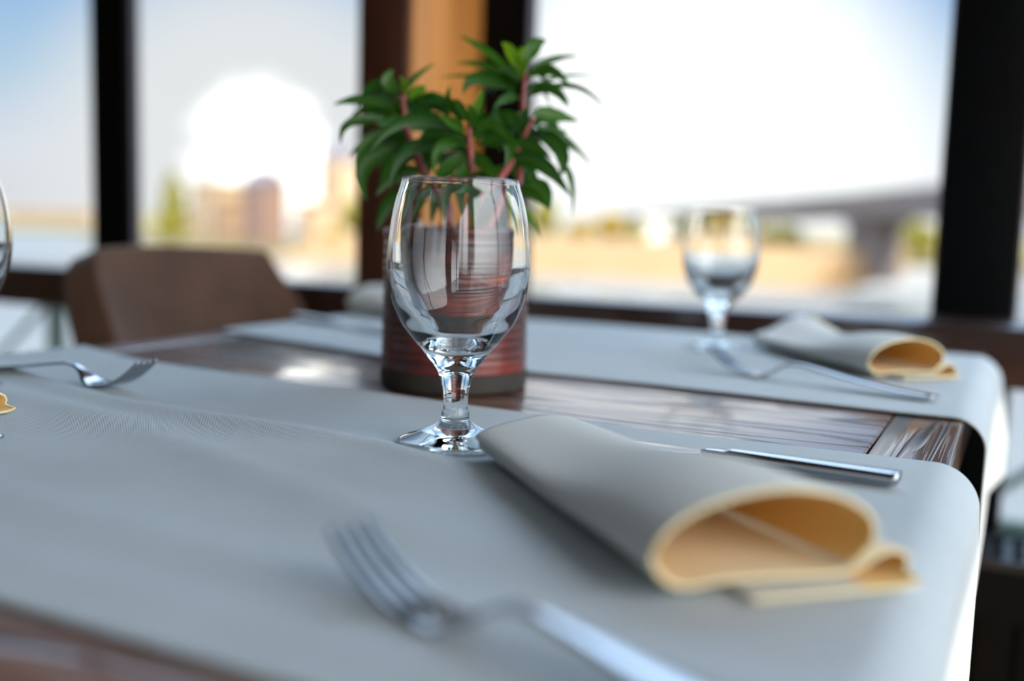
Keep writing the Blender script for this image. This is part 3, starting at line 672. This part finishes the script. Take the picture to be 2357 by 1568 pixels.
# every shoot: stem path points and leaves, read off in a common sheet of (x, y) plus a depth offset in metres
SH = {
 'upper right': (0.01, [(1250, 1600), (1420, 900), (1450, 560), (1470, 330)], [
   (1400,370,1200,190,985,65,70,.45,.01),(1420,330,1370,180,1300,120,100,.9,-.02),(1480,270,1530,150,1625,105,130,.35,.0),(1500,390,1620,260,1860,215,70,.2,.02),
   (1510,470,1700,370,1990,360,34,.3,.03),(1500,500,1800,430,2040,590,44,.2,-.01),(1510,510,1640,460,1780,590,75,.2,-.03),(1400,430,1200,290,960,270,62,.35,.02),
   (1380,470,1150,370,830,370,42,.4,.03),(1400,470,1130,370,1020,500,120,.15,-.03),(1440,380,1460,280,1530,215,70,.7,-.02),(1400,340,1450,230,1430,150,80,.8,.0),
   (1440,450,1320,400,1210,420,90,.25,.04),(1430,520,1330,520,1240,600,80,.2,-.03),(1470,330,1420,240,1500,140,60,.85,-.01),(1420,400,1360,330,1250,330,80,.2,.0)]),
 'left': (0.0, [(1100, 1600), (760, 1100), (620, 750), (580, 450)], [
   (520,590,300,530,80,570,88,.25,.0),(540,620,330,590,185,700,46,.3,.02),(560,700,230,690,140,860,84,.2,-.02),(560,740,330,830,250,1060,90,.25,-.02),
   (570,480,480,400,520,310,120,.35,.0),(610,480,690,360,830,265,50,.35,.02),(640,540,700,470,760,440,110,.75,-.01),(650,560,800,510,930,560,90,.2,.02),
   (560,560,450,520,420,440,80,.5,.03),(600,640,480,700,380,690,80,.25,-.03),(620,680,720,640,880,640,80,.2,-.02),(590,500,600,420,560,360,60,.6,-.02),(620,760,700,720,850,760,80,.25,.01)]),
 'centre': (-0.03, [(1150, 1600), (1090, 1250), (1080, 1000), (1060, 700)], [
   (1030,790,650,670,350,910,115,.12,-.02),(1040,760,940,690,850,650,90,.45,-.02),(1090,800,1230,720,1350,830,115,.3,-.02),(1010,720,930,560,690,560,80,.1,.02),
   (1060,700,1010,590,960,520,80,.3,.0),(1040,860,850,870,820,1080,100,.3,-.02),(1000,900,640,880,490,1180,118,.08,.0),(1110,860,1330,830,1320,1020,150,.22,-.03),
   (1070,1050,1060,1170,940,1230,110,.25,-.03),(1090,1050,1170,1130,1220,1270,110,.28,-.03),(1040,950,890,1050,830,1190,125,.2,-.03),(1070,700,1130,570,1160,450,80,.6,-.01),
   (1040,680,920,540,940,430,60,.4,.02),(1080,740,1090,640,1050,560,90,.35,-.02),(1060,1000,1000,1150,1020,1400,120,.2,-.02),(1100,950,1180,1000,1290,1130,110,.3,-.02),
   (1060,1100,900,1200,880,1450,120,.2,-.01),(1080,1150,1120,1300,1090,1520,110,.25,-.02)]),
 'right': (0.01, [(1250, 1600), (1400, 1200), (1440, 850), (1530, 660)], [
   (1530,650,1650,640,1860,690,130,.5,.01),(1540,720,1680,750,1780,770,54,.3,.02),(1560,740,1740,800,1950,1010,62,.25,.02),(1560,740,1720,900,1720,1090,140,.12,-.02),
   (1370,800,1280,680,1270,550,125,.05,-.02),(1380,790,1440,690,1490,575,115,.1,-.03),(1350,900,1500,850,1670,970,115,.25,-.01),(1340,1000,1560,980,1800,1235,150,.12,-.02),
   (1700,980,1800,1100,1810,1390,54,.35,.02),(1480,1170,1600,1170,1650,1340,140,.3,.0),(1400,1150,1530,1220,1640,1320,90,.2,-.02),(1530,700,1450,640,1520,560,70,.3,.0),
   (1500,760,1600,800,1650,900,100,.4,.03),(1450,900,1400,1000,1420,1120,110,.25,.03),(1440,1000,1520,1100,1480,1260,110,.3,.03),(1300,1000,1240,1080,1150,1120,100,.3,.01),
   (1420,1300,1500,1380,1580,1540,60,.5,.02)]),
 'lower left': (0.02, [(1100, 1600), (900, 1300), (700, 1000), (640, 850)], [
   (600,850,320,990,330,1270,150,.3,-.01),(760,1060,560,1070,390,1230,115,.22,-.02),(640,1170,480,1280,400,1490,120,.15,.0),(820,900,620,950,500,1190,100,.15,-.02),
   (650,850,520,950,420,1190,140,.3,.03),(800,1150,700,1240,560,1430,115,.2,-.01),(700,900,760,1000,700,1180,120,.25,.02),(800,950,900,1000,960,1150,110,.2,.03),
   (850,1150,800,1250,760,1450,120,.2,.0),(700,760,800,760,900,850,90,.2,.03),(900,1000,1050,960,1160,1050,100,.2,.03)]),
}
for key, (doff, st, lv) in SH.items():
    D0 = DP+doff
    path = [PCZ+V3((random.uniform(-.02, .02), random.uniform(-.02, .02), 0.105))] + [at_d(*zp(*q), D0) for q in st[1:]]
    pts = [V3(q) for q in spline(path, 16)]
    bm = bmesh.new(); tube(bm, [q-PCZ for q in pts], [0.0042-0.0022*i/15 for i in range(16)], 8)
    obj('stem', bm, M_stem, pl, True)
    bm = bmesh.new(); lay = bm.verts.layers.float.new('tone'); uvl = bm.loops.layers.uv.new('UVMap')
    for (ax, ay, bx, by, cx2, cy2, wd, tone, dt) in lv:
        A = at_d(*zp(ax, ay), D0); B = at_d(*zp(bx, by), D0+dt*0.6); C2 = at_d(*zp(cx2, cy2), D0+dt)
        leaf(bm, lay, uvl, A, B, C2, wd/2/3.1353/FPX*D0*1.0, tone, random.uniform(-0.45, 0.45))
    # extra leaves behind, so that the crown is full from the side too
    tip = at_d(*zp(*st[-1]), D0); low = at_d(*zp(*st[-2]), D0)
    for q in range(9):
        an = random.uniform(0, math.pi)+YAW; A = tip.lerp(low, random.uniform(0.1, 1.0))
        dr = V3((math.cos(an), math.sin(an), 0)); L = random.uniform(0.035, 0.055)
        leaf(bm, lay, uvl, A, A+dr*L*0.55+V3((0, 0, 0.008)), A+dr*L-V3((0, 0, 0.008)), 0.009, random.uniform(0.1, 0.4), random.uniform(0.6, 1.4))
    obj('foliage', bm, M_leaf, pl, True, fix=False)

# ================================================================== OUTSIDE
WZ = TZ+0.134-4.0
def osize(px, Y): return px/FPX*Y*1.05
M_water = mat('river_water', (0.15, 0.15, 0.145), 0.25, var=0.1, vscale=0.3, bump=0.3, bscale=1.5)
M_bank = mat('dry_bank', (0.27, 0.16, 0.065), 0.95, var=0.15, vscale=0.3)
M_far = mat('far_ground', (0.18, 0.14, 0.05), 0.95, var=0.25, vscale=0.05)
M_tan = mat('tan_stone_facade', (0.4, 0.24, 0.13), 0.9, var=0.1, vscale=0.3)
M_white = mat('white_render_facade', (0.92, 0.89, 0.84), 0.9, var=0.02)
M_cream = mat('cream_render_facade', (0.42, 0.3, 0.19), 0.9, var=0.08, vscale=0.3)
M_brown = mat('brown_brick_facade', (0.2, 0.12, 0.09), 0.9, var=0.1)
M_roof = mat('slate_roof', (0.13, 0.12, 0.15), 0.8, var=0.1)
M_win = mat('dark_window', (0.10, 0.10, 0.12), 0.2, var=0.1)
M_conc = mat('bridge_concrete', (0.15, 0.125, 0.12), 0.85, var=0.1, vscale=0.5)
M_yel = mat('autumn_leaves', (0.22, 0.145, 0.012), 0.9, var=0.4, vscale=1.5)
M_ygr = mat('yellow_green_leaves', (0.13, 0.115, 0.008), 0.9, var=0.4, vscale=1.5)
M_dgr = mat('dark_green_leaves', (0.055, 0.07, 0.01), 0.9, var=0.4, vscale=1.5)
M_bark = mat('bark', (0.10, 0.07, 0.05), 0.95, var=0.2)
struct(boxo('river', (-900, 700, 2.6, 76, WZ-1, WZ), M_water))
struct(boxo('river_far_reach', (20, 700, 70, 175, WZ-1, WZ-0.02), M_water))
struct(boxo('river_left_reach', (-900, -62, 70, 150, WZ-1, WZ-0.02), M_water))
# dry embankment and the ground above it
xl, xr = at_y(640, 640, 76).x, at_y(1880, 640, 76).x
bm = bmesh.new()
pr = [(74, WZ-1), (74, WZ), (86, WZ+2.2), (90, WZ+2.4), (140, WZ+2.4), (140, WZ-1)]
rows = [[bm.verts.new((x, y, z)) for y, z in pr] for x in np.linspace(xl, xr, 20)]
for a, b in zip(rows[:-1], rows[1:]):
    for j in range(len(pr)-1): bm.faces.new((a[j], b[j], b[j+1], a[j+1]))
bm.faces.new(rows[0]); bm.faces.new(rows[-1][::-1])
struct(obj('river_bank', bm, M_bank))
struct(boxo('far_ground', (-1500, 1500, 172, 1500, WZ-1, WZ+0.5), M_far))
struct(boxo('left_ground', (-1500, -20, 138, 172.1, WZ-1, WZ+0.6), M_far))
GZ = WZ+2.4
TG = WZ+0.6
struct(boxo('town_ground', (at_y(200, 500, 96).x, -20, 96, 138, WZ-1, TG), M_far))
def building(name, pxa, pxb, ytop, Y, depth, m_, label, roof='flat', base=None, wins=(4, 5), cat='building'):
    a, b = at_y(pxa, 500, Y), at_y(pxb, 500, Y); top = at_y((pxa+pxb)/2, ytop, Y).z
    base = GZ if base is None else base
    cx3 = (a.x+b.x)/2; hw = (b.x-a.x)/2; t = empty(name, (cx3, Y+depth/2, base)); tag(t, label, cat, None)
    H = top-base; body = H if roof == 'flat' else H*0.8
    boxo('wall', (-hw, hw, -depth/2, depth/2, 0, body), m_, t)
    bm = bmesh.new()
    if roof == 'flat': box(bm, -hw-.3, hw+.3, -depth/2-.3, depth/2+.3, body, body+0.5)
    elif roof == 'pyramid':
        vs_ = [bm.verts.new(q) for q in ((-hw-.2, -depth/2-.2, body), (hw+.2, -depth/2-.2, body), (hw+.2, depth/2+.2, body), (-hw-.2, depth/2+.2, body), (0, 0, H))]
        bm.faces.new(vs_[:4]); [bm.faces.new((vs_[i], vs_[(i+1) % 4], vs_[4])) for i in range(4)]
    else:
        vs_ = [bm.verts.new(q) for q in ((-hw-.2, -depth/2-.2, body), (hw+.2, -depth/2-.2, body), (hw+.2, depth/2+.2, body), (-hw-.2, depth/2+.2, body), (-hw, 0, H), (hw, 0, H))]
        bm.faces.new(vs_[:4]); bm.faces.new((vs_[0], vs_[1], vs_[5], vs_[4])); bm.faces.new((vs_[2], vs_[3], vs_[4], vs_[5])); bm.faces.new((vs_[1], vs_[2], vs_[5])); bm.faces.new((vs_[3], vs_[0], vs_[4]))
    obj('roof', bm, m_ if roof == 'flat' else M_roof, t)
    nx_, nz_ = wins
    if nx_:
        for i in range(nx_):
            for j in range(nz_):
                x = -hw+2*hw*(i+0.5)/nx_; z = body*(j+0.6)/(nz_+0.4); ww, hh = hw/nx_*0.45, body/nz_*0.25
                boxo('window', (x-ww, x+ww, -depth/2-0.05, -depth/2+0.05, z-hh, z+hh), M_win, t)
    return t
building('apartment_block', 440, 500, 425, 112, 9, M_cream, 'cream apartment block beside the pointed green tree in the town', base=TG, wins=(3, 7))
building('apartment_block', 500, 545, 465, 108, 7, M_tan, 'low tan building between the cream block and the brown tower', base=TG, wins=(2, 5))
building('brick_tower', 555, 600, 385, 100, 5, M_brown, 'dark brown tall tower with a tan side, above the back of the chair', base=TG, wins=(2, 6), roof='hip')
building('tower_block', 615, 680, 300, 110, 5, M_white, 'brightest white tower block in the middle of the left window', base=TG, wins=(0, 0))
building('tower_block', 500, 560, 300, 134, 8, M_white, 'tall white block standing behind the brown tower', base=TG, wins=(0, 0))
building('church_tower', 728, 772, 318, 122, 5, M_cream, 'cream tower with a dark pointed roof left of the pillar', roof='pyramid', base=TG, wins=(1, 3))
building('town_house', 688, 715, 470, 108, 6, M_cream, 'cream house to the left of the pointed tower', base=TG, wins=(1, 3))
building('town_house', 780, 832, 400, 130, 8, M_white, 'white block just left of the wooden pillar', base=TG, wins=(0, 0))
building('riverside_terrace', 20, 208, 488, 190, 12, M_cream, 'long low cream building across the river behind the left window', base=WZ+0.5, wins=(10, 1))
building('riverside_house', 1485, 1540, 512, 120, 8, M_white, 'small white house among the yellow trees across the river', wins=(0, 0), roof='flat')
def tree(px, ytop, wpx, Y, m_, label, base=None, shape='round', name='tree'):
    base = GZ if base is None else base
    c = at_y(px, 500, Y); top = at_y(px, ytop, Y).z; H = top-base; W_ = osize(wpx, Y)/2
    t = empty(name, (c.x, Y, base)); tag(t, label, 'tree', 'trees across the river')
    bm = bmesh.new(); tube(bm, [(0, 0, 0), (0, 0, H*0.55)], [W_*0.10, W_*0.05], 8); obj('trunk', bm, M_bark, t)
    bm = bmesh.new(); rnd = random.Random(int(px)*7+int(ytop))
    for q in range(26):
        h = rnd.random()
        if shape == 'cone': rr = W_*(1-h)*0.8+0.1*W_; z = H*(0.12+0.82*h); s = W_*(0.55-0.33*h)
        else: rr = W_*0.6*math.sin(math.pi*(0.2+0.75*h)); z = H*(0.3+0.55*h); s = W_*0.42
        an = rnd.random()*6.28; m4_ = Matrix.Translation((rr*math.cos(an)*rnd.random(), rr*math.sin(an)*rnd.random(), z)) @ Matrix.Diagonal((s, s, s*1.1, 1))
        bmesh.ops.create_icosphere(bm, subdivisions=2, radius=1, matrix=m4_)
    for v_ in bm.verts: v_.co += V3((noise.noise(v_.co*1.1), noise.noise(v_.co*1.1+V3((9, 0, 0))), noise.noise(v_.co*1.1+V3((0, 9, 0)))))*W_*0.22
    obj('crown', bm, m_, t)
    return t
tree(400, 372, 100, 100, M_ygr, 'tall pointed olive green tree right of the left post', base=TG, shape='cone')
tree(815, 470, 110, 95, M_ygr, 'yellow green tree against the left side of the wooden pillar')
tree(770, 560, 90, 92, M_yel, 'low yellow bush on the bank left of the pillar')
for i, (px, yt, wd, Y, m_, lb) in enumerate((
    (1255, 460, 90, 110, M_ygr, 'yellow green tree right beside the plant pot in the right window'),
    (1335, 515, 80, 118, M_yel, 'low golden tree second from the plant in the right window'),
    (1405, 500, 90, 118, M_yel, 'broad golden tree left of the small white house'),
    (1465, 520, 60, 115, M_ygr, 'small green gold tree touching the small white house'),
    (1575, 505, 80, 120, M_dgr, 'dark tree just left of the blurred goblet'),
    (1640, 520, 80, 118, M_yel, 'golden tree seen through the blurred goblet'),
    (1720, 520, 90, 116, M_yel, 'golden tree right of the blurred goblet'),
    (1800, 535, 110, 112, M_ygr, 'olive bush under the bridge left of its pier'))):
    tree(px, yt, wd, Y, m_, lb)
tree(2110, 525, 110, 185, M_ygr, 'green gold tree beyond the bridge next to the right post', base=WZ+0.5)
tree(2062, 540, 60, 200, M_yel, 'pale gold tree beyond the bridge pier', base=WZ+0.5)
tree(2010, 540, 60, 212, M_yel, 'gold tree partly behind the bridge pier', base=WZ+0.5)
# concrete bridge coming nearer to the right
br = empty('river_bridge', (0, 0, 0)); tag(br, 'long grey concrete bridge rising to the right across the river', 'bridge')
def seg(A, B, th, wd):
    bm = bmesh.new(); d = (B-A); d.z = 0; d.normalize(); nrm = V3((-d.y, d.x, 0))
    vs_ = [bm.verts.new(q) for P_ in (A, B) for q in (P_, P_+nrm*wd, P_+nrm*wd-V3((0, 0, th if P_ is B else th*0.8)), P_-V3((0, 0, th if P_ is B else th*0.8)))]
    for f in ((0,1,2,3), (7,6,5,4), (0,4,5,1), (1,5,6,2), (2,6,7,3), (3,7,4,0)): bm.faces.new([vs_[i] for i in f])
    return bm
A, B = at_y(1380, 505, 260), at_y(2330, 436, 75)
obj('deck', seg(A, B, 1.5, 6), M_conc, br)
d_ = (B-A); d_.z = 0; d_.normalize(); nr = V3((-d_.y, d_.x, 0))
for tt in (0.0, 0.985):
    off = nr*(6*tt); obj('parapet', seg(A+off*0.96+V3((0, 0, 0.7)), B+off*0.96+V3((0, 0, 0.7)), 0.8, 0.25), M_conc, br)
def pxof(P_):
    d = P_-EYE; return 1178.5+FPX*d.dot(RT)/d.dot(FW)
for target in (1945, 1640):
    f_ = min((abs(pxof(A.lerp(B, q/400))-target), q/400) for q in range(401))[1]
    c = A.lerp(B, f_)+nr*3; bm = bmesh.new(); zt_ = c.z-1.3
    vs_ = [bm.verts.new((c.x+a_*ww, c.y+b_*2.2, z)) for z, ww in ((WZ-0.5, 2.2), (zt_-1.0, 2.2), (zt_, 3.6)) for a_, b_ in ((-1,-1),(1,-1),(1,1),(-1,1))]
    for k_ in range(2):
        for q in range(4): bm.faces.new((vs_[k_*4+q], vs_[k_*4+(q+1) % 4], vs_[k_*4+4+(q+1) % 4], vs_[k_*4+4+q]))
    bm.faces.new(vs_[0:4][::-1]); bm.faces.new(vs_[8:12])
    obj('pier', bm, M_conc, br)
